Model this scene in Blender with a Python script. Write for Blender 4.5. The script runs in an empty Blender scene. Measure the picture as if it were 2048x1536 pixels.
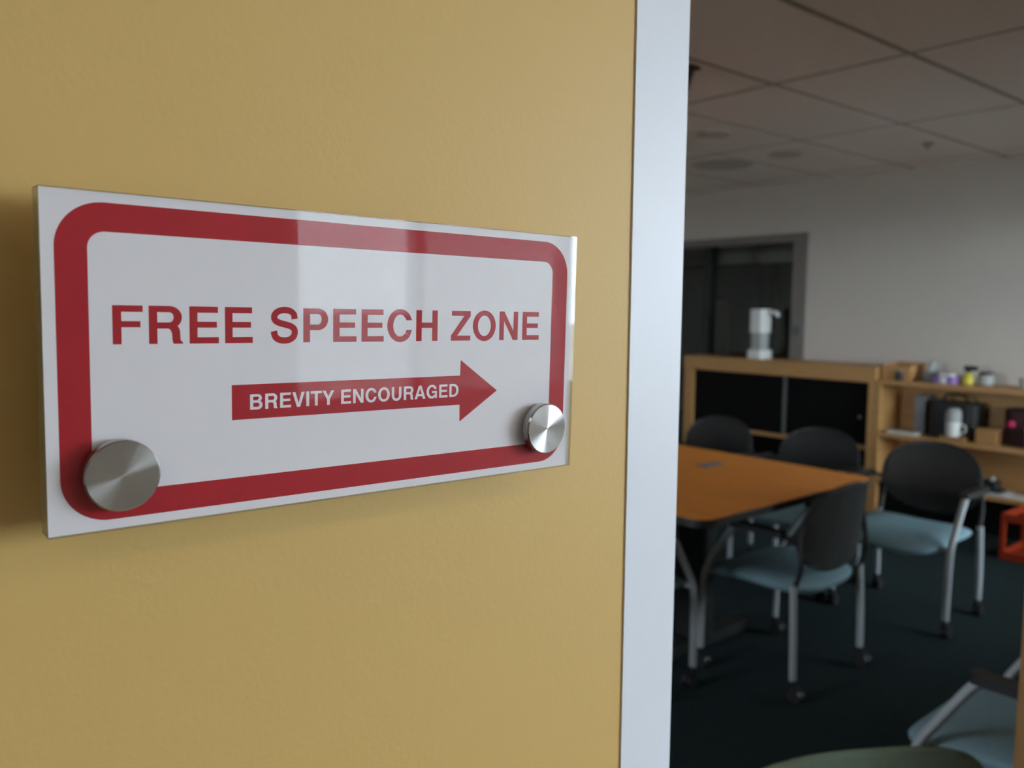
import bpy, bmesh, math, random
from mathutils import Matrix, Vector
random.seed(7)
PI = math.pi
scene = bpy.context.scene
COL = scene.collection

# ---------------------------------------------------------------- camera
H = 1.45                                   # eye height
cam_d = bpy.data.cameras.new('camera')
cam = bpy.data.objects.new('camera', cam_d); COL.objects.link(cam)
F_PX = 1658.76
cam_d.sensor_width = 36.0
cam_d.lens = F_PX / 2048 * 36.0
cam_d.clip_start = 0.01
YAW, PITCH, ROLL = math.radians(39.686), math.radians(-5.3726), math.radians(0.4959)
fw = Vector((math.sin(YAW)*math.cos(PITCH), math.cos(YAW)*math.cos(PITCH), math.sin(PITCH)))
rt = Vector((math.cos(YAW), -math.sin(YAW), 0)); up = rt.cross(fw)
r2 = rt*math.cos(ROLL) + up*math.sin(ROLL); u2 = up*math.cos(ROLL) - rt*math.sin(ROLL)
M = Matrix.Identity(4)
for i in range(3):
    M[i][0], M[i][1], M[i][2] = r2[i], u2[i], -fw[i]
M[0][3], M[1][3], M[2][3] = 0, 0, H
cam.matrix_world = M
cam_d.dof.use_dof = True
cam_d.dof.focus_distance = 0.355
cam_d.dof.aperture_fstop = 11.5
scene.camera = cam

# ---------------------------------------------------------------- sky, light, exposure
SKY = 20.0
world = bpy.data.worlds.new('overcast_sky'); scene.world = world
world.use_nodes = True
bg = world.node_tree.nodes['Background']
bg.inputs[0].default_value = (0.80, 0.885, 1.0, 1)
bg.inputs[1].default_value = SKY
scene.view_settings.view_transform = 'Standard'
scene.view_settings.look = 'None'
scene.view_settings.gamma = 1
scene.view_settings.exposure = 0.58
scene.view_settings.use_curve_mapping = False
scene.cycles.max_bounces = 10
scene.cycles.diffuse_bounces = 6
scene.cycles.transparent_max_bounces = 16
scene.cycles.caustics_reflective = False
scene.cycles.caustics_refractive = False

def portal(name, loc, rot, sx, sy):
    l = bpy.data.lights.new(name, 'AREA'); l.shape = 'RECTANGLE'; l.size = sx; l.size_y = sy
    l.cycles.is_portal = True
    o = bpy.data.objects.new(name, l); o.location = loc; o.rotation_euler = rot; COL.objects.link(o)

HALL_Y = -2.4          # outer wall of the corridor
WALL_Y = 0.325         # corridor face of the yellow wall
WALL_T = 0.075
ROOM_Y0 = WALL_Y + WALL_T
ROOM_X0, ROOM_X1, ROOM_Y1 = -1.6, 6.05, 5.7
CEIL = 2.45
WIN = (1.36, 7.6, 0.95, 2.38)      # corridor windows x0,x1,z0,z1
LWIN = (1.95, 3.05, 0.95, 2.1)        # added window in the room's left wall, sized for its daylight, y0,y1,z0,z1
portal('room_daylight', (ROOM_X0-0.12, (LWIN[0]+LWIN[1])/2, (LWIN[2]+LWIN[3])/2), (0, -PI/2, 0), LWIN[3]-LWIN[2], LWIN[1]-LWIN[0])
portal('window_daylight', ((WIN[0]+WIN[1])/2, HALL_Y-0.12, (WIN[2]+WIN[3])/2), (PI/2, 0, 0), WIN[1]-WIN[0], WIN[3]-WIN[2])

# ---------------------------------------------------------------- materials
def mat(name, col, rough=0.5, metal=0.0, var=0.0, vscale=20, bump=0.0, bscale=200, spec=0.5, coat=0.0, detail=3, stretch=None):
    m = bpy.data.materials.new(name); m.use_nodes = True
    nt = m.node_tree; N = nt.nodes; L = nt.links; b = N['Principled BSDF']
    b.inputs['Base Color'].default_value = (*col, 1)
    b.inputs['Roughness'].default_value = rough
    b.inputs['Metallic'].default_value = metal
    b.inputs['Specular IOR Level'].default_value = spec
    b.inputs['Coat Weight'].default_value = coat
    tc = N.new('ShaderNodeTexCoord'); src = tc.outputs['Object']
    if stretch:
        mp = N.new('ShaderNodeMapping'); mp.inputs['Scale'].default_value = stretch
        L.new(src, mp.inputs['Vector']); src = mp.outputs['Vector']
    if var > 0:
        nz = N.new('ShaderNodeTexNoise'); nz.inputs['Scale'].default_value = vscale; nz.inputs['Detail'].default_value = detail
        L.new(src, nz.inputs['Vector'])
        rp = N.new('ShaderNodeValToRGB')
        rp.color_ramp.elements[0].position = 0.3; rp.color_ramp.elements[1].position = 0.7
        rp.color_ramp.elements[0].color = (*[c*(1-var) for c in col], 1)
        rp.color_ramp.elements[1].color = (*[min(1, c*(1+var)) for c in col], 1)
        L.new(nz.outputs['Fac'], rp.inputs['Fac']); L.new(rp.outputs['Color'], b.inputs['Base Color'])
    if bump > 0:
        nb = N.new('ShaderNodeTexNoise'); nb.inputs['Scale'].default_value = bscale; nb.inputs['Detail'].default_value = 2
        L.new(src, nb.inputs['Vector'])
        bp = N.new('ShaderNodeBump'); bp.inputs['Strength'].default_value = bump; bp.inputs['Distance'].default_value = 0.001
        L.new(nb.outputs['Fac'], bp.inputs['Height']); L.new(bp.outputs['Normal'], b.inputs['Normal'])
    return m

def clear_mat(name, tint, ior=1.49, strength=1.0):
    """clear sheet: straight-through transmission plus Fresnel mirror reflection"""
    m = bpy.data.materials.new(name); m.use_nodes = True
    nt = m.node_tree; N = nt.nodes; L = nt.links
    N.remove(N['Principled BSDF']); out = N['Material Output']
    tr = N.new('ShaderNodeBsdfTransparent'); tr.inputs[0].default_value = (*tint, 1)
    gl = N.new('ShaderNodeBsdfGlossy'); gl.inputs['Roughness'].default_value = 0.02
    geo = N.new('ShaderNodeNewGeometry')
    mx = N.new('ShaderNodeMix'); mx.data_type = 'FLOAT'
    mx.inputs[2].default_value = ior; mx.inputs[3].default_value = 1/ior
    L.new(geo.outputs['Backfacing'], mx.inputs[0])
    fr = N.new('ShaderNodeFresnel'); L.new(mx.outputs[0], fr.inputs['IOR'])
    ml = N.new('ShaderNodeMath'); ml.operation = 'MULTIPLY'
    sb_ = N.new('ShaderNodeMix'); sb_.data_type = 'FLOAT'; sb_.inputs[2].default_value = 1.0; sb_.inputs[3].default_value = strength
    L.new(geo.outputs['Backfacing'], sb_.inputs[0]); L.new(sb_.outputs[0], ml.inputs[1])
    L.new(fr.outputs[0], ml.inputs[0])
    ms = N.new('ShaderNodeMixShader'); L.new(ml.outputs[0], ms.inputs[0])
    L.new(tr.outputs[0], ms.inputs[1]); L.new(gl.outputs[0], ms.inputs[2])
    L.new(ms.outputs[0], out.inputs['Surface'])
    return m

def sheer_mat(name, col, see):
    """woven mesh or roller-shade cloth: part diffuse/translucent, part open"""
    m = bpy.data.materials.new(name); m.use_nodes = True
    nt = m.node_tree; N = nt.nodes; L = nt.links
    b = N['Principled BSDF']; b.inputs['Base Color'].default_value = (*col, 1); b.inputs['Roughness'].default_value = 0.85; b.inputs['Specular IOR Level'].default_value = 0.2
    tr = N.new('ShaderNodeBsdfTransparent')
    ms = N.new('ShaderNodeMixShader'); ms.inputs[0].default_value = see
    L.new(b.outputs[0], ms.inputs[1]); L.new(tr.outputs[0], ms.inputs[2])
    L.new(ms.outputs[0], N['Material Output'].inputs['Surface'])
    return m

def brushed_mat(name, col, rough=0.32, aniso=0.9):
    m = mat(name, col, rough, 1.0)
    nt = m.node_tree; N = nt.nodes; L = nt.links; b = N['Principled BSDF']
    b.inputs['Anisotropic'].default_value = aniso; b.inputs['Anisotropic Rotation'].default_value = 0.25
    tg = N.new('ShaderNodeTangent'); tg.direction_type = 'RADIAL'; tg.axis = 'Z'
    L.new(tg.outputs[0], b.inputs['Tangent'])
    return m

MT = dict(
    yellow=mat('yellow_paint', (0.60, 0.405, 0.138), 0.55, var=0.015, vscale=3, bump=0.10, bscale=330, spec=0.35),
    frame=mat('white_frame_paint', (0.70, 0.745, 0.82), 0.42, spec=0.3),
    gasket=mat('grey_gasket', (0.12, 0.12, 0.12), 0.6),
    white_wall=mat('white_wall_paint', (0.62, 0.565, 0.515), 0.7, var=0.02, vscale=2, bump=0.1),
    hall_wall=mat('corridor_paint', (0.58, 0.60, 0.63), 0.7, var=0.02, vscale=2, bump=0.1),
    tile=mat('ceiling_tile', (0.80, 0.70, 0.63), 0.9, var=0.05, vscale=60, bump=0.5, bscale=300),
    tbar=mat('ceiling_bar', (0.27, 0.235, 0.20), 0.6),  # grid bars: shade of the recessed joints put into the colour
    carpet=mat('teal_carpet', (0.016, 0.026, 0.028), 0.95, var=0.35, vscale=90, bump=0.8, bscale=500, spec=0.1),
    hall_carpet=mat('grey_carpet', (0.13, 0.135, 0.14), 0.95, var=0.2, vscale=90, bump=0.8, bscale=500, spec=0.1),
    ground=mat('pale_concrete', (0.36, 0.36, 0.35), 0.9, var=0.1, vscale=0.5),
    paper=mat('white_paper', (0.80, 0.79, 0.83), 0.6, var=0.01, vscale=40, spec=0.2),
    red=mat('red_print', (0.42, 0.009, 0.020), 0.6, var=0.05, vscale=60, spec=0.2),
    acrylic=clear_mat('clear_acrylic', (0.988, 0.988, 0.988), 1.49, 0.0),
    edge=sheer_mat('acrylic_edge', (0.36, 0.39, 0.28), 0.5),
    steel=brushed_mat('brushed_steel', (0.45, 0.45, 0.46), 0.17, 1.0),
    barrel=mat('steel_barrel', (0.6, 0.58, 0.55), 0.3, 1.0),
    maple=mat('maple_veneer', (0.50, 0.27, 0.10), 0.5, var=0.12, vscale=6, stretch=(1, 1, 12)),
    door_wood=mat('maple_door', (0.50, 0.34, 0.18), 0.4, var=0.08, vscale=6, stretch=(10, 10, 1)),
    table=mat('orange_laminate', (0.92, 0.33, 0.04), 0.5, var=0.08, vscale=5, stretch=(8, 1, 1)),
    black=mat('black_plastic', (0.012, 0.012, 0.013), 0.45),
    black_panel=mat('black_laminate', (0.004, 0.0035, 0.0035), 0.8, spec=0.15),
    alu=mat('aluminium', (0.45, 0.45, 0.46), 0.35, 0.8),
    silver=mat('silver_powder_coat', (0.42, 0.45, 0.48), 0.4, 0.3),
    green_back=mat('pale_green_fabric', (0.21, 0.32, 0.28), 0.8, var=0.06, vscale=120, bump=0.4, bscale=600),
    seat=mat('pale_blue_seat', (0.185, 0.30, 0.35), 0.75, var=0.08, vscale=120, bump=0.4, bscale=600),
    mesh=sheer_mat('charcoal_mesh', (0.046, 0.046, 0.046), 0.16),
    grey_plastic=mat('grey_plastic', (0.22, 0.22, 0.23), 0.5),
    white_plastic=mat('white_plastic', (0.75, 0.76, 0.75), 0.35),
    soft_grey=mat('light_grey_plastic', (0.38, 0.39, 0.38), 0.5),
    dark_frame=mat('grey_door_frame', (0.20, 0.18, 0.17), 0.45),
    glass=clear_mat('door_glass', (0.80, 0.84, 0.82), 1.5),
    win_glass=clear_mat('window_glass', (0.95, 0.97, 0.96), 1.5),
    olive=mat('olive_paint', (0.16, 0.16, 0.12), 0.7),
    tan=mat('tan_paint', (0.42, 0.34, 0.20), 0.7),
    shade=sheer_mat('roller_shade_cloth', (0.6, 0.6, 0.58), 0.42),
    shade2=sheer_mat('denser_shade_cloth', (0.6, 0.6, 0.58), 0.26),
    orange=mat('orange_crate_plastic', (0.30, 0.030, 0.008), 0.45),
    cardboard=mat('brown_cardboard', (0.42, 0.22, 0.08), 0.8, var=0.1, vscale=30),
    yellow_pl=mat('yellow_plastic', (0.62, 0.52, 0.04), 0.4),
    purple=mat('purple_print', (0.26, 0.15, 0.42), 0.5),
    pink=mat('pink_plastic', (0.75, 0.03, 0.16), 0.4),
    maroon=mat('maroon_cloth', (0.035, 0.008, 0.010), 0.8),
    disc=mat('ceiling_fitting_paint', (0.50, 0.44, 0.40), 0.7),
    brown=mat('dark_brown', (0.05, 0.022, 0.012), 0.5),
)

# ---------------------------------------------------------------- helpers
def tag(o, label=None, cat=None, group=None, kind=None):
    if label: o['label'] = label
    if cat: o['category'] = cat
    if group: o['group'] = group
    if kind: o['kind'] = kind
    return o

def empty(name, loc=(0, 0, 0), rz=0.0):
    o = bpy.data.objects.new(name, None); o.location = loc; o.rotation_euler = (0, 0, rz)
    o.empty_display_size = 0.05; COL.objects.link(o); return o

def link(name, bm, m, parent=None, smooth=False, bevel=0.0, seg=2):
    me = bpy.data.meshes.new(name)
    if bevel > 0:
        bmesh.ops.bevel(bm, geom=[e for e in bm.edges if len(e.link_faces) == 2 and e.calc_face_angle(0) > 0.6], offset=bevel, segments=seg, affect='EDGES', clamp_overlap=True)
    bmesh.ops.recalc_face_normals(bm, faces=bm.faces[:])
    if smooth:
        for f in bm.faces: f.smooth = True
    bm.to_mesh(me); bm.free()
    if isinstance(m, (list, tuple)):
        for q in m: me.materials.append(q)
    else: me.materials.append(m)
    if smooth:
        try: me.set_sharp_from_angle(angle=math.radians(38))
        except Exception: pass
    o = bpy.data.objects.new(name, me); COL.objects.link(o)
    if parent: o.parent = parent
    return o

def box(bm, x0, y0, z0, x1, y1, z1):
    r = bmesh.ops.create_cube(bm, size=1)
    for v in r['verts']:
        v.co = Vector(((x0+x1)/2 + v.co.x*(x1-x0), (y0+y1)/2 + v.co.y*(y1-y0), (z0+z1)/2 + v.co.z*(z1-z0)))
    return r['verts']

def bx(name, m, parent, *c, bevel=0.0):
    bm = bmesh.new(); box(bm, *c); return link(name, bm, m, parent, bevel=bevel)

def lathe(bm, prof, seg=32, c=(0, 0, 0)):
    rings = []
    for r, z in prof:
        rings.append([bm.verts.new((c[0]+r*math.cos(2*PI*i/seg), c[1]+r*math.sin(2*PI*i/seg), c[2]+z)) for i in range(seg)])
    for a, b in zip(rings, rings[1:]):
        for i in range(seg):
            bm.faces.new((a[i], a[(i+1) % seg], b[(i+1) % seg], b[i]))
    bm.faces.new(rings[0][::-1]); bm.faces.new(rings[-1])

def smooth_path(pts, n=6):
    """Catmull-Rom through points"""
    P = [Vector(p) for p in pts]; P = [2*P[0]-P[1]] + P + [2*P[-1]-P[-2]]
    out = []
    for i in range(1, len(P)-2):
        for k in range(n):
            t = k/n
            out.append(0.5*((2*P[i]) + (P[i+1]-P[i-1])*t + (2*P[i-1]-5*P[i]+4*P[i+1]-P[i+2])*t*t + (3*P[i]-P[i-1]-3*P[i+1]+P[i+2])*t**3))
    out.append(P[-2]); return out

def tube(bm, pts, r, seg=10, flat=1.0):
    rings = []
    for i, p in enumerate(pts):
        p = Vector(p)
        d = (Vector(pts[min(i+1, len(pts)-1)]) - Vector(pts[max(i-1, 0)])).normalized()
        ref = Vector((1, 0, 0)) if abs(d.x) < 0.9 else Vector((0, 1, 0))
        a = d.cross(ref).normalized(); b = d.cross(a).normalized()
        rings.append([bm.verts.new(p + a*r*math.cos(2*PI*k/seg) + b*r*flat*math.sin(2*PI*k/seg)) for k in range(seg)])
    for a, b in zip(rings, rings[1:]):
        for k in range(seg):
            bm.faces.new((a[k], a[(k+1) % seg], b[(k+1) % seg], b[k]))
    bm.faces.new(rings[0][::-1]); bm.faces.new(rings[-1])

def rrect(w, h, r, n=10):
    pts = []
    for cx, cy, a0 in ((w/2-r, h/2-r, 0), (-w/2+r, h/2-r, PI/2), (-w/2+r, -h/2+r, PI), (w/2-r, -h/2+r, 1.5*PI)):
        for k in range(n+1):
            a = a0 + PI/2*k/n
            pts.append((cx + r*math.cos(a), cy + r*math.sin(a)))
    return pts

def prism(bm, pts, z0, z1):
    a = [bm.verts.new((x, y, z0)) for x, y in pts]; b = [bm.verts.new((x, y, z1)) for x, y in pts]
    n = len(pts)
    bm.faces.new(a[::-1]); bm.faces.new(b)
    for i in range(n): bm.faces.new((a[i], a[(i+1) % n], b[(i+1) % n], b[i]))

def copy_tree(o, parent=None):
    c = o.copy(); COL.objects.link(c); c.parent = parent
    for ch in list(o.children): copy_tree(ch, c)
    return c

def wall_mesh(bm, axis, p0, p1, u0, u1, z0, z1, holes):
    """slab normal to axis ('x' or 'y') between p0 and p1 with rectangular holes (u0,u1,z0,z1)"""
    us = sorted({u0, u1, *[h[0] for h in holes], *[h[1] for h in holes]})
    zs = sorted({z0, z1, *[h[2] for h in holes], *[h[3] for h in holes]})
    for ua, ub in zip(us, us[1:]):
        for za, zb in zip(zs, zs[1:]):
            um, zm = (ua+ub)/2, (za+zb)/2
            if any(h[0] < um < h[1] and h[2] < zm < h[3] for h in holes): continue
            if axis == 'y': box(bm, ua, p0, za, ub, p1, zb)
            else: box(bm, p0, ua, za, p1, ub, zb)

def struct(name, bm, m, label, cat='wall'):
    return tag(link(name, bm, m), label, cat, kind='structure')

# ---------------------------------------------------------------- corridor shell
FR0, FR1 = 1.098*WALL_Y, 1.2385*WALL_Y          # white door frame, left jamb
LEAF_X = 1.19                                   # meeting edge of the closed leaf
DOOR_X1 = 1.98; DOOR_H = 2.14
GLAZ = (3.7, 5.75, 0.35, 2.1)                  # unseen window added in the front wall to light the room
bm = bmesh.new()
wall_mesh(bm, 'y', WALL_Y, ROOM_Y0, -3.5, ROOM_X1, 0, CEIL+0.1, [(FR0, DOOR_X1+0.05, 0, DOOR_H+0.05), GLAZ])
struct('wall_front', bm, MT['yellow'], 'yellow painted wall carrying the red and white sign')
bm = bmesh.new()
wall_mesh(bm, 'y', HALL_Y-0.15, HALL_Y, -3.5, 8.0, 0, CEIL+0.1, [WIN])
struct('wall_back', bm, MT['hall_wall'], 'pale corridor wall with a long window behind the viewer')
bm = bmesh.new(); box(bm, -3.65, HALL_Y, 0, -3.5, WALL_Y, CEIL+0.1); box(bm, 8.0, HALL_Y, 0, 8.15, WALL_Y, CEIL+0.1)
struct('wall_corridor_ends', bm, MT['hall_wall'], 'pale end walls of the corridor')
bm = bmesh.new(); box(bm, -3.65, HALL_Y-0.15, -0.1, 8.15, WALL_Y+0.04, 0)
struct('floor_corridor', bm, MT['hall_carpet'], 'grey carpet floor of the corridor', 'floor')
bm = bmesh.new(); box(bm, -3.65, HALL_Y-0.15, CEIL, 8.15, WALL_Y+0.04, CEIL+0.1)
struct('ceiling_corridor', bm, MT['tile'], 'pale ceiling of the corridor', 'ceiling')
bm = bmesh.new(); box(bm, -60, -120, -3.2, 80, HALL_Y-0.3, -3.1)
box(bm, -120, -120, -3.2, -60, 80, -3.1); box(bm, -60, HALL_Y-0.3, -3.2, -4.2, 80, -3.1)
struct('ground_outside', bm, MT['ground'], 'pale concrete ground outside the corridor window', 'ground')
# corridor window: frame, mullions, transom, panes, shades
w = tag(empty('window_1', ((WIN[0]+WIN[1])/2, HALL_Y-0.1, WIN[2])), 'long white-framed corridor window opposite the yellow wall', 'window', kind='structure')
def wpart(name, m, c, par=w):
    o = bx(name, m, None, *c); o.parent = par; o.matrix_parent_inverse = Matrix.Translation(par.location).inverted(); return o
y0, y1 = HALL_Y-0.12, HALL_Y-0.06
wpart('frame_bar', MT['frame'], (WIN[0], y0, WIN[2], WIN[1], y1, WIN[2]+0.05))
wpart('frame_bar', MT['frame'], (WIN[0], y0, WIN[3]-0.05, WIN[1], y1, WIN[3]))
MUL = [WIN[0]+0.03, 1.98, 2.85, 3.8, 4.75, 5.7, 6.65, WIN[1]-0.03]
for x in MUL: wpart('mullion', MT['frame'], (x-0.03, y0, WIN[2]+0.05, x+0.03, y1, WIN[3]-0.05))
for a, b in zip(MUL, MUL[1:]):
    wpart('pane', MT['win_glass'], (a+0.03, HALL_Y-0.094, WIN[2]+0.05, b-0.03, HALL_Y-0.088, WIN[3]-0.05))
for a, b, m in zip(MUL[:2], MUL[1:3], (MT['shade'], MT['shade2'])):
    wpart('roller_shade', m, (a-0.03, HALL_Y-0.05, WIN[2], b-0.002, HALL_Y-0.046, WIN[3]))

# ---------------------------------------------------------------- room shell
bm = bmesh.new()
DOOR = (3.735, 4.98, 0, 2.0)
wall_mesh(bm, 'x', ROOM_X1, ROOM_X1+0.12, ROOM_Y0-0.0, ROOM_Y1, 0, CEIL+0.1, [DOOR])
struct('wall_right', bm, MT['white_wall'], 'white painted wall behind the low bookcases')
bm = bmesh.new(); box(bm, ROOM_X0, ROOM_Y1, 0, ROOM_X1+0.12, ROOM_Y1+0.12, CEIL+0.1)
struct('wall_far', bm, MT['white_wall'], 'white wall at the hidden end of the meeting room')
bm = bmesh.new(); wall_mesh(bm, 'x', ROOM_X0-0.12, ROOM_X0, ROOM_Y0, ROOM_Y1+0.12, 0, CEIL+0.1, [LWIN])
struct('wall_left', bm, MT['white_wall'], 'white wall at the hidden left end of the meeting room')
bm = bmesh.new(); box(bm, ROOM_X0-0.12, WALL_Y+0.04, -0.1, 9.6, 8.2, 0)
struct('floor', bm, MT['carpet'], 'dark teal carpet floor of the meeting room', 'floor')
bm = bmesh.new(); box(bm, ROOM_X0-0.12, WALL_Y+0.04, CEIL+0.003, ROOM_X1, ROOM_Y1+0.12, CEIL+0.1)
ceil = struct('ceiling', bm, MT['tbar'], 'suspended ceiling of off-white tiles, grid coloured dark for joint shade', 'ceiling')
GX, GY, PX, PY = 3.345, 1.60, 1.21, 0.61
me_tile = None
for i in range(-5, 3):
    for j in range(-2, 7):
        xa, xb = GX+i*PX+0.017, GX+(i+1)*PX-0.017
        ya, yb = GY+j*PY+0.014, GY+(j+1)*PY-0.014
        xa, xb = max(xa, ROOM_X0), min(xb, ROOM_X1); ya, yb = max(ya, ROOM_Y0), min(yb, ROOM_Y1)
        if xb-xa < 0.03 or yb-ya < 0.03: continue
        full = abs((xb-xa)-(PX-0.034)) < 1e-4 and abs((yb-ya)-(PY-0.028)) < 1e-4
        if full and me_tile:
            o = bpy.data.objects.new('ceiling_tile', me_tile); COL.objects.link(o); o.parent = ceil
        else:
            bm = bmesh.new(); hx, hy = (xb-xa)/2, (yb-ya)/2
            box(bm, -hx, -hy, 0, hx, hy, 0.006)
            o = link('ceiling_tile', bm, MT['tile'], ceil, bevel=0.001, seg=1)
            if full: me_tile = o.data
        o.location = ((xa+xb)/2, (ya+yb)/2, CEIL)

# white door frame + closed maple leaf + open leaf
fr = tag(empty('door_1', ((FR0+DOOR_X1)/2, WALL_Y, 0)), 'white metal double-door frame beside the yellow wall, maple leaves', 'door', kind='structure')
def fpart(name, m, c, par=fr, bevel=0.0):
    o = bx(name, m, None, *c, bevel=bevel); o.parent = par; o.matrix_parent_inverse = Matrix.Translation(par.location).inverted(); return o
yA, yB = WALL_Y-0.001, ROOM_Y0+0.004
fpart('jamb', MT['frame'], (FR0, yA, 0, FR1, yB, DOOR_H+0.05))
fpart('jamb', MT['frame'], (DOOR_X1, yA, 0, DOOR_X1+0.05, yB, DOOR_H+0.05), bevel=0.0015)
fpart('head', MT['frame'], (FR1, yA, DOOR_H, DOOR_X1, yB, DOOR_H+0.05), bevel=0.0015)
fpart('gasket', MT['gasket'], (FR1, WALL_Y+0.008, 0, FR1+0.0022, WALL_Y+0.02, DOOR_H))
leaf = fpart('door_leaf', MT['door_wood'], (LEAF_X, WALL_Y+0.012, 0.01, DOOR_X1-0.003, WALL_Y+0.057, DOOR_H-0.003), bevel=0.002)
leaf2 = fpart('door_leaf', MT['door_wood'], (FR1+0.005, ROOM_Y0+0.012, 0.01, FR1+0.05, ROOM_Y0+0.012+0.76, DOOR_H-0.003), bevel=0.002)
# added window that lets corridor light into the room
g = tag(empty('added_window_2', ((GLAZ[0]+GLAZ[1])/2, WALL_Y, GLAZ[2])), 'unseen interior window added to pass corridor light into the meeting room', 'window', kind='structure')
def gpart(name, m, c):
    o = bx(name, m, None, *c); o.parent = g; o.matrix_parent_inverse = Matrix.Translation(g.location).inverted(); return o
xs = [GLAZ[0]+0.025, 4.72, GLAZ[1]-0.025]
for x in xs: gpart('mullion', MT['frame'], (x-0.025, yA, GLAZ[2], x+0.025, yB, GLAZ[3]))
for a, b in zip(xs, xs[1:]):
    gpart('frame_bar', MT['frame'], (a+0.025, yA, GLAZ[2], b-0.025, yB, GLAZ[2]+0.05))
    gpart('frame_bar', MT['frame'], (a+0.025, yA, GLAZ[3]-0.05, b-0.025, yB, GLAZ[3]))
    gpart('pane', MT['win_glass'], (a+0.025, WALL_Y+0.03, GLAZ[2]+0.05, b-0.025, WALL_Y+0.036, GLAZ[3]-0.05))

w3 = tag(empty('added_window_3', (ROOM_X0-0.06, (LWIN[0]+LWIN[1])/2, LWIN[2])), 'unseen white-framed window added to light the meeting room', 'window', kind='structure')  # added out of view as a daylight source for the room
def w3part(name, m, c):
    o = bx(name, m, None, *c); o.parent = w3; o.matrix_parent_inverse = Matrix.Translation(w3.location).inverted(); return o
xw0, xw1 = ROOM_X0-0.09, ROOM_X0-0.03
ys = [LWIN[0]+0.03, (LWIN[0]+LWIN[1])/2, LWIN[1]-0.03]
for y in ys: w3part('mullion', MT['frame'], (xw0, y-0.03, LWIN[2], xw1, y+0.03, LWIN[3]))
for a, b in zip(ys, ys[1:]):
    w3part('frame_bar', MT['frame'], (xw0, a+0.03, LWIN[2], xw1, b-0.03, LWIN[2]+0.05))
    w3part('frame_bar', MT['frame'], (xw0, a+0.03, LWIN[3]-0.05, xw1, b-0.03, LWIN[3]))
    w3part('pane', MT['win_glass'], (ROOM_X0-0.065, a+0.03, LWIN[2]+0.05, ROOM_X0-0.059, b-0.03, LWIN[3]-0.05))

# glazed door in the right wall and the dim corridor behind it
d2 = tag(empty('door_2', (ROOM_X1, 4.3, 0)), 'grey framed glass door and sidelight in the white wall', 'door', kind='structure')
def dpart(name, m, c, par=d2):
    o = bx(name, m, None, *c); o.parent = par; o.matrix_parent_inverse = Matrix.Translation(d2.location).inverted(); return o
xa, xb = ROOM_X1-0.02, ROOM_X1+0.14
dpart('jamb', MT['dark_frame'], (xa, 3.625, 0, xb, 3.745, 2.05))
dpart('jamb', MT['dark_frame'], (xa, 4.97, 0, xb, 5.08, 2.05))
dpart('head', MT['dark_frame'], (xa, 3.745, 1.985, xb, 4.97, 2.05))
dpart('mullion', MT['black'], (xa+0.03, 4.575, 0, xb-0.03, 4.635, 1.985))
dpart('pane', MT['glass'], (ROOM_X1+0.05, 3.745, 0.0, ROOM_X1+0.058, 4.575, 1.985))
dpart('pane', MT['glass'], (ROOM_X1+0.05, 4.635, 0.0, ROOM_X1+0.058, 4.97, 1.985))
lk = dpart('card_reader', MT['gasket'], (xa-0.015, 3.655, 1.24, xa, 3.70, 1.31))
bm = bmesh.new()
box(bm, 9.4, 1.5, 0, 9.52, 8.0, CEIL); box(bm, ROOM_X1+0.12, 8.0, 0, 9.52, 8.12, CEIL); box(bm, ROOM_X1+0.12, 1.4, 0, 9.52, 1.5, CEIL)
box(bm, ROOM_X1, ROOM_Y1+0.12, 0, ROOM_X1+0.12, 8.0, CEIL)
struct('wall_beyond', bm, MT['olive'], 'dim olive walls of the corridor beyond the glass door')
bm = bmesh.new(); box(bm, ROOM_X1+0.12, 1.4, CEIL-0.15, 9.52, 8.12, CEIL)
box(bm, 7.2, 1.5, 1.90, 7.35, 8.0, CEIL-0.15)
struct('ceiling_beyond', bm, MT['tile'], 'pale ceiling of the dim corridor beyond the glass door', 'ceiling')
o = bx('door_3', MT['tan'], None, 9.36, 6.74, 0, 9.4, 6.98, 1.55); tag(o, 'tan door standing in the dim corridor wall', 'door', kind='structure')
o = bx('trim_1', MT['black'], None, 9.35, 6.05, 0, 9.4, 6.3, 2.1); tag(o, 'dark post on the dim corridor wall', 'trim', kind='structure')

# corridor ceiling lamps
def glow(name, col, st):
    m = bpy.data.materials.new(name); m.use_nodes = True; N = m.node_tree.nodes
    b = N['Principled BSDF']; b.inputs['Emission Color'].default_value = (*col, 1); b.inputs['Emission Strength'].default_value = st
    return m
MT['lamp'] = glow('lamp_diffuser', (1.0, 0.88, 0.76), 4.0)
MT['fill_lamp'] = glow('fill_lamp_diffuser', (1.0, 0.85, 0.65), 1.2)  # glow of the added fill lamp
def ceiling_light(x, y, z, m, label):
    e = tag(empty('ceiling_light', (x, y, z)), label, 'light')
    for c in ((-0.6, -0.15, -0.03, -0.585, 0.15, 0), (0.585, -0.15, -0.03, 0.6, 0.15, 0), (-0.585, -0.15, -0.03, 0.585, -0.135, 0), (-0.585, 0.135, -0.03, 0.585, 0.15, 0)):
        bx('frame_bar', MT['white_plastic'], e, *c)
    bx('diffuser', m, e, -0.585, -0.135, -0.022, 0.585, 0.135, -0.012)
ceiling_light(-1.3, -1.1, CEIL, MT['lamp'], 'lit ceiling lamp in the corridor left of the sign')
ceiling_light(1.3, -1.1, CEIL, MT['lamp'], 'lit ceiling lamp in the corridor opposite the white door frame')
ceiling_light(7.8, 2.6, CEIL-0.15, MT['fill_lamp'], 'unseen lamp added to brighten the corridor beyond the glass door')  # added out of view to lift the dark space behind the glass

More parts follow.
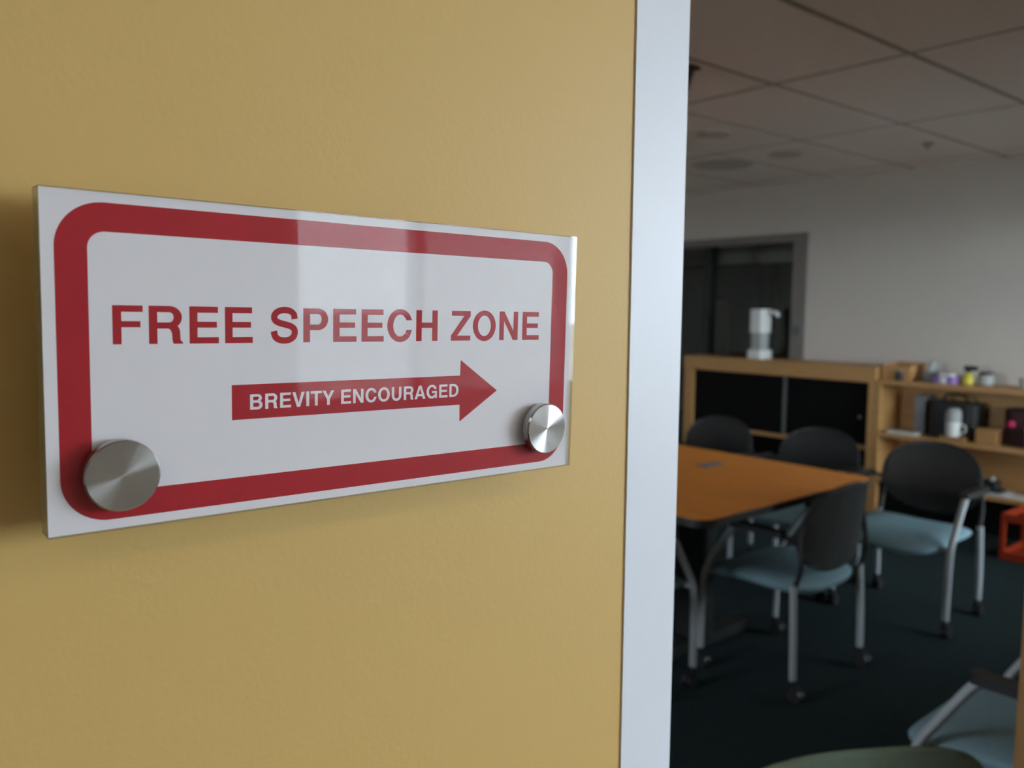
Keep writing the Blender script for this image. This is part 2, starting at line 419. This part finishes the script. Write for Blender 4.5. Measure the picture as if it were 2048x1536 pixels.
# ---------------------------------------------------------------- the sign
S = 0.30/0.353
def R3(a, b, c): return Matrix.Rotation(c, 4, 'Z') @ Matrix.Rotation(a, 4, 'X') @ Matrix.Rotation(b, 4, 'Y')
sign = empty('wall_sign')
sign.matrix_world = Matrix.Translation((0.2019*S, 0.3541*S, -0.0256*S+H)) @ R3(math.radians(0.7689), math.radians(0.6106), math.radians(-0.2164))
tag(sign, 'red and white free speech zone sign in clear acrylic on two steel standoffs', 'sign')
mm = 0.001*S
SW, SH = 277*mm, 135.1*mm
T_FRONT, T_ALL = 2.0*mm, 12.0*mm
def panel(name, ya, yb, m):
    bm = bmesh.new(); box(bm, -SW/2, ya, -SH/2, SW/2, yb, SH/2)
    bmesh.ops.recalc_face_normals(bm, faces=bm.faces[:])
    for f in bm.faces: f.material_index = 0 if abs(f.normal.y) > 0.5 else 1
    return link(name, bm, m, sign)
panel('front_panel', 0, T_FRONT, [MT['acrylic'], MT['edge']])
panel('back_panel', T_FRONT+0.5*mm, T_ALL, [MT['acrylic'], MT['edge']])
paper = bx('paper_insert', MT['paper'], sign, -SW/2+0.3*mm, T_FRONT+0.1*mm, -SH/2+0.3*mm, SW/2-0.3*mm, T_FRONT+0.4*mm, SH/2-0.3*mm)
PY0 = T_FRONT+0.075*mm      # print plane
PY1 = T_FRONT+0.05*mm

def flat(name, polys, m, y):
    """polygons given in mm, x right, z up"""
    bm = bmesh.new()
    for k, p in enumerate(polys):               # half a micron apart so that overlapping strokes do not shade each other
        vs = [bm.verts.new((x*mm, y-k*5e-7, z*mm)) for x, z in p]
        f = bm.faces.new(vs)
    me = bpy.data.meshes.new(name)
    bmesh.ops.recalc_face_normals(bm, faces=bm.faces[:])
    for f in bm.faces:
        if f.normal.y > 0: f.normal_flip()
    bm.to_mesh(me); bm.free(); me.materials.append(m)
    o = bpy.data.objects.new(name, me); COL.objects.link(o); o.parent = paper
    return o

o_, i_ = rrect(267, 126.6, 18, 14), rrect(243.8, 104, 6.5, 14)
flat('red_border', [[o_[k], o_[(k+1) % len(o_)], i_[(k+1) % len(i_)], i_[k]] for k in range(len(o_))], MT['red'], PY0)
flat('red_arrow', [[(-65.4, -26.2), (57.8, -26.5), (57.9, -35.6), (83, -20.0), (58, -2.6), (57.8, -10.9), (-65.4, -10.7)]], MT['red'], PY0)

# letter shapes drawn by hand on a 1000-unit em, capital height 718
ST, BR = 148, 120
def rc(x0, y0, x1, y1): return [(x0, y0), (x1, y0), (x1, y1), (x0, y1)]
def arc(cx, cy, rx, ry, a0, a1, tv=ST, th=BR, n=20):
    out = []
    for k in range(n):
        q = []
        for t in (k/n, (k+1)/n):
            a = math.radians(a0+(a1-a0)*t); q.append(((cx+rx*math.cos(a), cy+ry*math.sin(a)), (cx+(rx-tv)*math.cos(a), cy+(ry-th)*math.sin(a))))
        out.append([q[0][0], q[1][0], q[1][1], q[0][1]])
    return out
def stroke(pts, w, n=5):
    P = smooth_path([(x, y, 0) for x, y in pts], n); out = []; prev = None
    for i, p in enumerate(P):
        d = (P[min(i+1, len(P)-1)]-P[max(i-1, 0)]).normalized(); nn = Vector((-d.y, d.x, 0))*w/2
        cur = ((p+nn)[:2], (p-nn)[:2])
        if prev: out.append([prev[0], cur[0], cur[1], prev[1]])
        prev = cur
    return out
stem = lambda x: rc(x, 0, x+ST, 718)
G = {
 'F': (611, [stem(76), rc(224, 598, 587, 718), rc(224, 313, 545, 428)]),
 'E': (667, [stem(76), rc(224, 598, 612, 718), rc(224, 308, 588, 424), rc(224, 0, 624, 122)]),
 'H': (722, [stem(71), stem(503), rc(219, 308, 503, 432)]),
 'I': (278, [stem(65)]),
 'T': (611, [rc(232, 0, 380, 598), rc(14, 598, 598, 718)]),
 'N': (722, [rc(69, 0, 212, 718), rc(511, 0, 654, 718), [(212, 718), (212, 480), (500, 0), (511, 0), (511, 235), (222, 718)]]),
 'Z': (611, [rc(45, 598, 586, 718), rc(25, 0, 586, 122), [(25, 122), (205, 122), (586, 598), (400, 598)]]),
 'V': (667, [[(19, 718), (178, 718), (336, 175), (336, 0), (256, 0)], [(648, 718), (492, 718), (336, 175), (336, 0), (412, 0)]]),
 'Y': (667, [rc(260, 0, 408, 275), [(15, 718), (186, 718), (334, 430), (334, 275), (260, 275)], [(653, 718), (484, 718), (334, 430), (334, 275), (408, 275)]]),
 'A': (722, [[(20, 0), (178, 0), (360, 560), (360, 718), (278, 718)], [(702, 0), (542, 0), (360, 560), (360, 718), (444, 718)], rc(205, 148, 515, 266)]),
 'P': (667, [stem(73), rc(221, 598, 400, 718), rc(221, 258, 400, 376)] + arc(400, 488, 227, 230, -90, 90)),
 'R': (722, [stem(76), rc(224, 598, 440, 718), rc(224, 290, 440, 408)] + arc(440, 504, 222, 214, -90, 90) +
       [[(440, 291), (516, 303), (583, 341), (612, 295), (628, 230), (634, 70), (677, 25), (677, 0), (510, 0), (490, 50), (482, 190), (462, 255), (420, 291)]]),
 'B': (722, [stem(76), rc(224, 598, 430, 718), rc(224, 318, 445, 432), rc(224, 0, 440, 122)] + arc(430, 534, 208, 184, -90, 90, ST-8) + arc(440, 214, 229, 214, -90, 90)),
 'D': (722, [stem(76), rc(224, 596, 350, 718), rc(224, 0, 350, 122)] + arc(350, 359, 335, 359, -90, 90, 152, 122)),
 'O': (778, arc(389, 359, 345, 378, 0, 360, 152, 126, 44)),
 'C': (722, arc(374, 359, 330, 378, 38, 318, 152, 126, 36) + [[(682, 480), (534, 480), (512, 524), (634, 592)], [(512, 200), (534, 262), (684, 262), (619, 107)]]),
 'G': (778, arc(386, 359, 342, 378, 40, 318, 152, 126, 36) + [[(690, 490), (545, 490), (525, 540), (648, 602)], rc(395, 275, 709, 388), rc(600, 0, 709, 290), [(560, 60), (640, 110), (640, 290), (560, 200)]]),
 'U': (722, [rc(72, 270, 220, 718), rc(503, 270, 651, 718)] + arc(361.5, 270, 289.5, 289, 180, 360, ST, 126)),
 'S': (667, stroke([(552, 490), (532, 590), (450, 655), (334, 674), (215, 650), (140, 590), (120, 520), (146, 455), (230, 408), (340, 378), (455, 345), (535, 290), (556, 212), (528, 125), (445, 62), (334, 44), (215, 65), (140, 130), (112, 238)], 132)),
}
def text(s, x0, x1, z0, cap, m, y):
    adv = [278 if c == ' ' else G[c][0] for c in s]
    first = min(p[0] for q in G[s[0]][1] for p in q)
    last = adv[-1]-max(p[0] for q in G[s[-1]][1] for p in q)
    kx = (x1-x0)/(sum(adv)-first-last); kz = cap/718.0; pen = -first
    for c, a in zip(s, adv):
        if c != ' ':
            flat('letter', [[(x0+(pen+px)*kx, z0+pz*kz) for px, pz in q] for q in G[c][1]], m, y)
        pen += a
text('FREE SPEECH ZONE', -113.4, 112.6, 7.7, 15.7, MT['red'], PY0)
text('BREVITY ENCOURAGED', -57.2, 56.9, -22.1, 6.9, MT['paper'], PY1)
def standoff(x, z):
    r = 14.4*mm
    bm = bmesh.new()
    lathe(bm, [(r-0.5*mm, 0), (r, 0.5*mm), (r, 4.7*mm), (r-0.6*mm, 5.3*mm)], 64)
    o = link('standoff_cap', bm, MT['steel'], sign, smooth=True)
    o.rotation_euler = (PI/2, 0, 0); o.location = (x*mm, -0.02*mm, z*mm)
    bm = bmesh.new(); lathe(bm, [(r*0.8, 0), (r*0.8, 0.0145)], 40)
    b = link('standoff_barrel', bm, MT['barrel'], sign, smooth=True)
    b.rotation_euler = (-PI/2, 0, 0); b.location = (x*mm, T_ALL, z*mm)
standoff(-112.3, -44.5); standoff(114.6, -42.9)

# ---------------------------------------------------------------- table
tb = tag(empty('conference_table', (2.82, 2.88, 0)), 'orange wood-laminate conference table with black edge and black base', 'table')
bm = bmesh.new(); prism(bm, rrect(1.18, 2.40, 0.07, 8), 0.708, 0.735)
top = link('tabletop', bm, MT['black'], tb, bevel=0.003, seg=1)
bm = bmesh.new(); prism(bm, rrect(1.172, 2.392, 0.066, 8), 0.735, 0.7365)
link('laminate_surface', bm, MT['table'], top)
for y in (-0.72, 0.72):
    bm = bmesh.new(); prism(bm, rrect(0.10, 0.16, 0.03, 5), 0.05, 0.69)
    c = link('pedestal', bm, MT['black'], tb); c.location = (0, y, 0)
    bm = bmesh.new(); prism(bm, rrect(0.72, 0.09, 0.04, 6), 0.0, 0.05)
    f = link('foot', bm, MT['black'], c, bevel=0.01)
    bm = bmesh.new(); prism(bm, rrect(0.8, 0.12, 0.02, 4), 0.69, 0.708)
    link('top_plate', bm, MT['black'], c)
hub = bx('cable_hub', MT['gasket'], tb, 0.19, -0.62, 0.7365, 0.32, -0.565, 0.742, bevel=0.003)
bx('hub_lid', MT['grey_plastic'], hub, 0.2, -0.61, 0.742, 0.31, -0.575, 0.744)

# ---------------------------------------------------------------- chairs (local +Y is the way the sitter faces)
def make_chair(arms=True, back_mat='mesh'):
    c = empty('stacking_chair')
    # seat: rounded upholstered pad, waterfall front and a deep rolled rear edge
    bm = bmesh.new(); SWD, SD, NS = 0.245, 0.24, 40
    def seat_pt(a, v, topside):
        e = 0.52
        cx = math.copysign(abs(math.cos(a))**e, math.cos(a)); sy = math.copysign(abs(math.sin(a))**e, math.sin(a))
        x = SWD*cx*v; y = SD*sy*v + 0.027
        z = 0.434 - 0.034*max(0, y/SD)**2 - 0.016*max(0, -y/SD)**2 - 0.012*math.cos(min(1, abs(x)/SWD)*PI/2)
        edge = (1-v**6)**0.5
        z += (0.014*edge if topside else -0.05*edge)
        if v > 0.8: z -= 0.012*(v-0.8)/0.2
        return (x, y, z)
    vs = [0.25, 0.5, 0.7, 0.85, 0.94, 0.98, 1.0]
    rings = [[bm.verts.new(seat_pt(2*PI*k/NS, v, True)) for k in range(NS)] for v in vs]
    rings += [[bm.verts.new(seat_pt(2*PI*k/NS, v, False)) for k in range(NS)] for v in vs[::-1][1:]]
    for a, b in zip(rings, rings[1:]):
        for k in range(NS): bm.faces.new((a[k], a[(k+1) % NS], b[(k+1) % NS], b[k]))
    ct = bm.verts.new(seat_pt(0, 0, True)); cb = bm.verts.new(seat_pt(0, 0, False))
    for k in range(NS):
        bm.faces.new((ct, rings[0][k], rings[0][(k+1) % NS])); bm.faces.new((cb, rings[-1][(k+1) % NS], rings[-1][k]))
    link('seat', bm, MT['seat'], c, smooth=True)
    # backrest: domed mesh panel, curved round the sitter
    bm = bmesh.new(); n = 48
    def oc(k):
        a = 2*PI*k/n; ex = 2/2.35
        return (0.232*math.copysign(abs(math.cos(a))**ex, math.cos(a)), 0.165*math.copysign(abs(math.sin(a))**ex, math.sin(a)))
    out = [oc(k) for k in range(n)]
    def bpt(x, z, off):
        return (x, -0.245 - 0.14*z + 0.9*x*x + off, 0.628+z)
    grid = [1.0, 0.93, 0.7, 0.4]
    fr_ = [[bm.verts.new(bpt(x*q, z*q, 0.006)) for x, z in out] for q in grid]
    bk_ = [[bm.verts.new(bpt(x*q, z*q, -0.006)) for x, z in out] for q in grid]
    for R_ in (fr_, bk_):
        for a, b in zip(R_, R_[1:]):
            for k in range(n): bm.faces.new((a[k], a[(k+1) % n], b[(k+1) % n], b[k]))
        bm.faces.new(R_[-1])
    for k in range(n): bm.faces.new((fr_[0][k], fr_[0][(k+1) % n], bk_[0][(k+1) % n], bk_[0][k]))
    back = link('backrest', bm, MT[back_mat], c, smooth=True)
    bm = bmesh.new(); tube(bm, [bpt(x, z, 0) for x, z in out] + [bpt(*out[0], 0)], 0.008, 6)
    link('back_rim', bm, MT['black' if arms else back_mat], back, smooth=True)
    R = 0.0125
    def caster(par, x, y):
        bm = bmesh.new()
        tube(bm, [(x, y, 0.085), (x, y, 0.05)], 0.012, 8)
        for q in (-1, 1):
            r = bmesh.ops.create_cone(bm, cap_ends=True, segments=16, radius1=0.027, radius2=0.027, depth=0.014)
            bmesh.ops.rotate(bm, verts=r['verts'], cent=(0, 0, 0), matrix=Matrix.Rotation(PI/2, 3, 'Y'))
            bmesh.ops.translate(bm, verts=r['verts'], vec=(x+q*0.012, y-0.014, 0.027))
        box(bm, x-0.008, y-0.03, 0.028, x+0.008, y+0.01, 0.06)
        link('caster', bm, MT['black'], par)
    for q in (-1, 1):
        x = q*0.268
        bm = bmesh.new()
        tube(bm, smooth_path([(x, 0.20, 0.08), (x, 0.198, 0.25), (x, 0.19, 0.375), (x, 0.175, 0.425)] + ([(x, 0.13, 0.50), (x, 0.08, 0.58), (x, 0.055, 0.612)] if arms else []), 4), R, 10, 1.2)
        lg = link('leg', bm, MT['silver'], c, smooth=True); caster(lg, x, 0.20)
        bm = bmesh.new(); tube(bm, [(x, 0.188, 0.395), (q*0.215, 0.17, 0.395)], 0.010, 8)
        link('seat_bracket', bm, MT['silver'], lg, smooth=True)
        xr = q*0.246
        bm = bmesh.new()
        tube(bm, smooth_path([(xr, -0.205, 0.08), (xr, -0.20, 0.25), (xr*0.985, -0.19, 0.435)], 4), R, 10, 1.2)
        lg = link('leg', bm, MT['silver'], c, smooth=True); caster(lg, xr, -0.205)
        if arms:
          bm = bmesh.new(); prism(bm, [(x+px, py-0.045) for px, py in rrect(0.045, 0.24, 0.02, 5)], 0.610, 0.634)
          link('arm_pad', bm, MT['black'], c, bevel=0.006)
        bm = bmesh.new(); tube(bm, smooth_path([(xr*0.96, -0.185, 0.40), (xr*0.97, -0.215, 0.50), (xr*0.95, -0.205, 0.60), (xr*0.88, -0.205, 0.66)], 4), 0.010, 8)
        link('back_support', bm, MT['black'], c, smooth=True)
        if arms:
          bm = bmesh.new(); tube(bm, [(x, -0.15, 0.615), (xr*0.95, -0.205, 0.60)], 0.010, 8)
          link('arm_link', bm, MT['black'], c, smooth=True)
    return c
proto = make_chair()
GRP = 'silver-legged chairs with pale blue seats'
spots = [
    (2.94, 1.81, 0, 'pale blue chair with dark mesh back at the end of the conference table'),
    (3.95, 1.775, PI/2, 'pale blue chair pulled out from the table corner, before the open bookcase'),
    (3.95, 2.375, PI/2, 'grey-backed chair across the table, next to the pulled-out chair'),
    (3.90, 3.00, PI/2, 'grey-backed chair across the table, farthest from the pulled-out chair'),
    (2.30, 2.18, -PI/2, 'pale blue chair half hidden behind the white door frame, tucked under the table'),
    (2.24, 0.655, 0, 'pale blue-green seat armchair standing inside the doorway, facing into the room'),
    (1.32, 0.78, -math.radians(32), 'armless chair with pale green rounded back standing right inside the open doorway'),
]
for i, (x, y, rz, lab) in enumerate(spots):
    o = proto if i == 0 else make_chair(False, 'green_back') if i == 6 else copy_tree(proto)
    o.location = (x, y, 0); o.rotation_euler = (0, 0, rz)
    tag(o, lab, 'chair', GRP)

# ---------------------------------------------------------------- bookcases along the white wall
def unit(name, label, x, y, cat='bookcase'):
    return tag(empty(name, (x, y, 0)), label, cat)
XF, XB = 5.70, 6.03
def upart(par, name, m, c, bevel=0.002):
    o = bx(name, m, None, *c, bevel=bevel); o.parent = par
    o.matrix_parent_inverse = Matrix.Translation(par.location).inverted(); return o
rb = unit('bookcase', 'open maple bookcase with two cluttered shelves under the white wall', 5.86, 1.9)
upart(rb, 'side_panel', MT['maple'], (XF, 2.812, 0, XB, 2.842, 0.925))
upart(rb, 'side_panel', MT['maple'], (XF, 0.95, 0, XB, 0.98, 0.925))
upart(rb, 'top_board', MT['maple'], (XF-0.005, 0.95, 0.925, XB, 2.842, 0.957))
upart(rb, 'shelf', MT['maple'], (XF, 0.98, 0.555, XB-0.01, 2.812, 0.588))
upart(rb, 'shelf', MT['maple'], (XF, 0.98, 0.235, XB-0.01, 2.812, 0.265))
upart(rb, 'back_panel', MT['maple'], (XB-0.01, 0.98, 0.0, XB, 2.812, 0.925))
upart(rb, 'gap_shade', MT['black_panel'], (XF+0.05, 0.98, 0.0, XF+0.07, 2.812, 0.235))  # black sheet standing in for shade in the open gap under the shelf
lb = unit('cabinet', 'taller maple cabinet with black sliding panels below the glass door', 5.86, 3.7, 'cabinet')
upart(lb, 'side_panel', MT['maple'], (XF, 2.846, 0, XB, 2.90, 0.93))
upart(lb, 'side_panel', MT['maple'], (XF, 4.45, 0, XB, 4.54, 0.93))
upart(lb, 'top_board', MT['maple'], (XF-0.01, 2.846, 0.93, XB, 4.54, 1.042))
upart(lb, 'shelf', MT['maple'], (XF+0.02, 2.90, 0.44, XB, 4.45, 0.47))
upart(lb, 'back_panel', MT['black_panel'], (XB-0.01, 2.90, 0.0, XB, 4.45, 0.93))
p1 = upart(lb, 'sliding_panel', MT['black_panel'], (XF+0.03, 3.57, 0.47, XF+0.048, 4.45, 0.93))
p2 = upart(lb, 'sliding_panel', MT['black_panel'], (XF+0.055, 2.90, 0.47, XF+0.073, 3.62, 0.93))
upart(lb, 'edge_strip', MT['gasket'], (XF+0.022, 3.565, 0.47, XF+0.03, 3.595, 0.93))
upart(lb, 'panel_knob', MT['barrel'], (XF+0.045, 2.97, 0.66, XF+0.055, 2.99, 0.68))

# dispenser on the cabinet
dz = 1.042
sd = tag(empty('soap_dispenser', (5.86, 3.91, dz)), 'white upright pump dispenser standing on the maple cabinet top', 'dispenser')
bm = bmesh.new(); prism(bm, rrect(0.16, 0.15, 0.03, 5), 0, 0.07); link('base', bm, MT['white_plastic'], sd, bevel=0.008)
bm = bmesh.new(); prism(bm, rrect(0.11, 0.12, 0.03, 5), 0.07, 0.21); link('bottle', bm, MT['soft_grey'], sd, bevel=0.006)
bm = bmesh.new(); prism(bm, rrect(0.14, 0.135, 0.035, 5), 0.21, 0.40); link('head', bm, MT['white_plastic'], sd, bevel=0.012)
bm = bmesh.new(); tube(bm, smooth_path([(0, -0.05, 0.375), (0, -0.10, 0.378), (0, -0.15, 0.368), (0, -0.155, 0.34)], 3), 0.016, 8); link('spout', bm, MT['white_plastic'], sd, smooth=True)

# things on the bookcase top
ZT = 0.957
tr = tag(empty('desk_tray', (5.86, 2.73, ZT)), 'small tan wooden tray on the bookcase top against the cabinet', 'tray')
for c in ((-0.12, -0.10, 0, 0.12, 0.10, 0.012), (-0.12, -0.10, 0.012, -0.108, 0.10, 0.10), (0.108, -0.10, 0.012, 0.12, 0.10, 0.12), (-0.108, -0.10, 0.012, 0.108, -0.088, 0.11), (-0.108, 0.088, 0.012, 0.108, 0.10, 0.11)):
    bx('board', MT['maple'], tr, *c, bevel=0.002)
def lathed(name, label, cat, loc, parts):
    e = tag(empty(name, loc), label, cat)
    for pn, m, prof in parts:
        bm = bmesh.new(); lathe(bm, prof, 20); link(pn, bm, m, e, smooth=True)
    return e
lathed('ink_jar', 'small dark jar in front of the tan tray', 'jar', (5.735, 2.70, ZT), [('body', MT['black'], [(0.022, 0), (0.026, 0.004), (0.026, 0.045), (0.018, 0.055)]), ('lid', MT['gasket'], [(0.020, 0.055), (0.020, 0.07), (0.017, 0.072)])])
td = tag(empty('tape_dispenser', (5.88, 2.53, ZT)), 'grey desk tape dispenser on the bookcase beside the tan tray', 'tape dispenser')
bm = bmesh.new(); prism(bm, [(-0.09, 0), (0.10, 0), (0.10, 0.03), (0.04, 0.045), (0.02, 0.075), (-0.07, 0.075), (-0.09, 0.05)], -0.035, 0.035)
bmesh.ops.rotate(bm, verts=bm.verts[:], cent=(0, 0, 0), matrix=Matrix.Rotation(PI/2, 3, 'X')); link('body', bm, MT['grey_plastic'], td, bevel=0.005)
bm = bmesh.new(); lathe(bm, [(0.05, -0.012), (0.055, -0.010), (0.055, 0.010), (0.05, 0.012)], 24)
bmesh.ops.rotate(bm, verts=bm.verts[:], cent=(0, 0, 0), matrix=Matrix.Rotation(PI/2, 3, 'X')); bmesh.ops.translate(bm, verts=bm.verts[:], vec=(-0.02, 0, 0.09)); link('tape_roll', bm, MT['soft_grey'], td, smooth=True)
tp = tag(empty('tissue_pack', (5.80, 2.41, ZT)), 'purple and white soft tissue pack on the bookcase top', 'tissue pack')
bm = bmesh.new(); prism(bm, rrect(0.12, 0.15, 0.03, 5), 0, 0.05); link('wrapper', bm, MT['purple'], tp, bevel=0.014)
bm = bmesh.new(); prism(bm, rrect(0.07, 0.10, 0.02, 5), 0.046, 0.066); link('tissue', bm, MT['white_plastic'], tp, bevel=0.008)
bm = bmesh.new(); prism(bm, rrect(0.123, 0.05, 0.01, 3), 0.004, 0.046); link('label_band', bm, MT['white_plastic'], tp)
sb = lathed('spray_bottle', 'yellow bottle with black spray top among the bookcase clutter', 'bottle', (5.82, 2.285, ZT), [('body', MT['yellow_pl'], [(0.03, 0), (0.035, 0.005), (0.035, 0.045), (0.022, 0.07), (0.014, 0.08)]), ('collar', MT['black'], [(0.016, 0.08), (0.016, 0.095)])])
bx('spray_head', MT['black'], sb, -0.02, -0.055, 0.095, 0.02, 0.025, 0.125, bevel=0.006)
lathed('glass_jar', 'pale grey round jar with black lid behind the yellow bottle', 'jar', (5.86, 2.19, ZT), [('body', MT['soft_grey'], [(0.04, 0), (0.052, 0.012), (0.052, 0.05), (0.04, 0.07)]), ('lid', MT['black'], [(0.042, 0.07), (0.042, 0.085), (0.038, 0.088)])])
lathed('paper_cup', 'pale paper cup at the bare end of the bookcase top', 'cup', (5.84, 1.95, ZT), [('body', MT['soft_grey'], [(0.025, 0), (0.034, 0.055)]), ('rim', MT['soft_grey'], [(0.034, 0.055), (0.037, 0.057), (0.037, 0.061), (0.034, 0.063)])])

# things on the upper shelf
Z1 = 0.588
bn = tag(empty('ring_binder', (5.93, 2.60, Z1)), 'dark grey ring binder upright on the upper shelf', 'binder')
bx('cover', MT['grey_plastic'], bn, -0.08, -0.035, 0, 0.08, -0.031, 0.27); bx('cover', MT['grey_plastic'], bn, -0.08, 0.031, 0, 0.08, 0.035, 0.27)
bx('spine', MT['grey_plastic'], bn, -0.084, -0.035, 0, -0.08, 0.035, 0.27); bx('paper_block', MT['soft_grey'], bn, -0.076, -0.028, 0.008, 0.076, 0.028, 0.262)
bg_ = tag(empty('laptop_bag', (5.915, 2.38, Z1)), 'black bag lying on the upper shelf behind the white mug', 'bag')
bm = bmesh.new(); prism(bm, rrect(0.19, 0.33, 0.06, 6), 0, 0.24); link('body', bm, MT['black'], bg_, bevel=0.04, seg=3)
bm = bmesh.new(); tube(bm, smooth_path([(-0.03, -0.09, 0.235), (-0.03, -0.05, 0.285), (-0.03, 0.05, 0.285), (-0.03, 0.09, 0.235)], 4), 0.009, 8); link('handle', bm, MT['black'], bg_, smooth=True)
st = tag(empty('paper_stack', (5.775, 2.66, Z1)), 'loose white papers lying on the upper shelf by the binder', 'papers')
for k, (dx, a) in enumerate(((0.0, 0.05), (0.006, -0.04), (-0.004, 0.1))):
    p = bx('sheet', MT['white_plastic'], st, -0.05, -0.10, k*0.006, 0.05, 0.10, k*0.006+0.005); p.location = (dx-0.02, 0, 0); p.rotation_euler = (0, 0, a*0.3)
cb_ = bx('wooden_block', MT['cardboard'], None, -0.05, -0.08, 0, 0.05, 0.08, 0.022, bevel=0.003); cb_.location = (5.758, 2.325, Z1); tag(cb_, 'flat brown block under the white mug', 'block')
mg = lathed('mug', 'white mug on a flat brown block in front of the black bag', 'mug', (5.756, 2.335, Z1+0.022), [('cup', MT['white_plastic'], [(0.038, 0), (0.044, 0.006), (0.046, 0.10), (0.043, 0.10)]), ('lid', MT['soft_grey'], [(0.046, 0.10), (0.05, 0.104), (0.048, 0.17), (0.03, 0.19)])])
bm = bmesh.new(); tube(bm, smooth_path([(0, -0.043, 0.085), (0, -0.075, 0.075), (0, -0.075, 0.035), (0, -0.043, 0.02)], 4), 0.006, 8); link('handle', bm, MT['white_plastic'], mg, smooth=True)
ob = tag(empty('cardboard_box', (5.78, 2.12, Z1)), 'small orange-brown cardboard box on the upper shelf', 'box')
bx('carton', MT['cardboard'], ob, -0.05, -0.065, 0, 0.05, 0.065, 0.095, bevel=0.002)
bx('flap', MT['cardboard'], ob, -0.052, -0.065, 0.095, 0.0, 0.065, 0.099)
bp_ = tag(empty('pouch', (5.90, 1.92, Z1)), 'dark maroon pouch with pink badge on the upper shelf', 'pouch')
bm = bmesh.new(); prism(bm, rrect(0.22, 0.28, 0.08, 6), 0, 0.23); link('body', bm, MT['maroon'], bp_, bevel=0.05, seg=3)
bm = bmesh.new(); lathe(bm, [(0.022, 0), (0.022, 0.006), (0.018, 0.009)], 16); o = link('badge', bm, MT['pink'], bp_, smooth=True); o.rotation_euler = (0, -PI/2, 0); o.location = (-0.109, 0.075, 0.14)
lathed('tumbler', 'pale tumbler beside the dark maroon pouch', 'tumbler', (5.738, 1.86, Z1), [('body', MT['soft_grey'], [(0.03, 0), (0.036, 0.12)]), ('lid', MT['white_plastic'], [(0.038, 0.12), (0.038, 0.135), (0.03, 0.14)])])
# things on the lower shelf
Z2 = 0.265
st = tag(empty('paper_stack', (5.80, 2.14, Z2)), 'white papers spread along the lower shelf edge', 'papers')
for k, (dy, a) in enumerate(((-0.13, 0.05), (0.10, -0.06), (-0.02, 0.12))):
    p = bx('sheet', MT['white_plastic'], st, -0.085, -0.14, k*0.005, 0.085, 0.14, k*0.005+0.004); p.location = (-0.005, dy, 0); p.rotation_euler = (0, 0, a*0.4)
hp = tag(empty('hole_punch', (5.79, 2.09, Z2+0.015)), 'black desk punch with pale knob on the lower shelf papers', 'hole punch')
bx('base', MT['black'], hp, -0.05, -0.07, 0, 0.05, 0.07, 0.02, bevel=0.004)
bm = bmesh.new(); prism(bm, rrect(0.08, 0.10, 0.03, 5), 0.02, 0.07); link('lever', bm, MT['black'], hp, bevel=0.012)
bm = bmesh.new(); lathe(bm, [(0.02, 0.07), (0.022, 0.075), (0.022, 0.09), (0.015, 0.095)], 16); link('knob', bm, MT['soft_grey'], hp, smooth=True)

# orange crate on the floor
cr = tag(empty('milk_crate', (5.42, 1.66, 0)), 'orange plastic lattice crate on the carpet before the bookcase', 'crate')
hx, hy, hh = 0.18, 0.17, 0.27
bx('bottom', MT['orange'], cr, -hx, -hy, 0, hx, hy, 0.012)
for z0_, z1_ in ((0.012, 0.045), (0.225, 0.27)):
    nm = 'rim' if z0_ > 0.1 else 'base_rim'
    for c in ((-hx, -hy, z0_, hx, -hy+0.012, z1_), (-hx, hy-0.012, z0_, hx, hy, z1_), (-hx, -hy+0.012, z0_, -hx+0.012, hy-0.012, z1_), (hx-0.012, -hy+0.012, z0_, hx, hy-0.012, z1_)):
        bx(nm, MT['orange'], cr, *c)
for sx in (-1, 1):
    for sy in (-1, 1):
        x, y = sx*(hx-0.012), sy*(hy-0.012)
        bx('corner_post', MT['orange'], cr, x-0.012, y-0.012, 0.045, x+0.012, y+0.012, 0.225)

# ceiling fittings
def disc(name, label, x, y, r, m, cat):
    e = tag(empty(name, (x, y, CEIL)), label, cat)
    bm = bmesh.new(); lathe(bm, [(r*0.96, 0), (r, -0.006), (r*0.9, -0.014), (r*0.82, -0.008)], 32); link('ring', bm, m, e, smooth=True)
    bm = bmesh.new(); lathe(bm, [(r*0.8, -0.004), (r*0.7, -0.010), (r*0.3, -0.012)], 32); link('grille', bm, MT['disc'], e, smooth=True)
disc('ceiling_speaker', 'round grey ceiling speaker over the conference table', 4.0, 3.03, 0.10, MT['disc'], 'speaker')
disc('ceiling_diffuser', 'larger round ceiling air diffuser near the glass door', 4.90, 3.62, 0.21, MT['disc'], 'diffuser')
disc('ceiling_vent', 'small round ceiling vent beside the larger air diffuser', 4.87, 3.11, 0.11, MT['disc'], 'vent')
lathed('sprinkler', 'small dark sprinkler head on the ceiling near the white wall', 'sprinkler', (5.2, 2.35, CEIL-0.03), [('head', MT['tbar'], [(0.012, 0), (0.02, 0.004), (0.008, 0.012)]), ('plate', MT['tbar'], [(0.03, 0.022), (0.035, 0.03)])])
cf = tag(empty('ceiling_bracket', (2.80, 2.30, CEIL)), 'dark brown bracket hanging from the ceiling beside the white frame', 'bracket')
bx('plate', MT['brown'], cf, -0.08, -0.05, -0.012, 0.08, 0.09, 0, bevel=0.003)
bm = bmesh.new(); prism(bm, [(-0.05, -0.012), (0.05, -0.012), (0.015, -0.10), (-0.015, -0.10)], -0.02, 0.04)
bmesh.ops.rotate(bm, verts=bm.verts[:], cent=(0, 0, 0), matrix=Matrix.Rotation(PI/2, 3, 'X')); link('arm', bm, MT['brown'], cf)
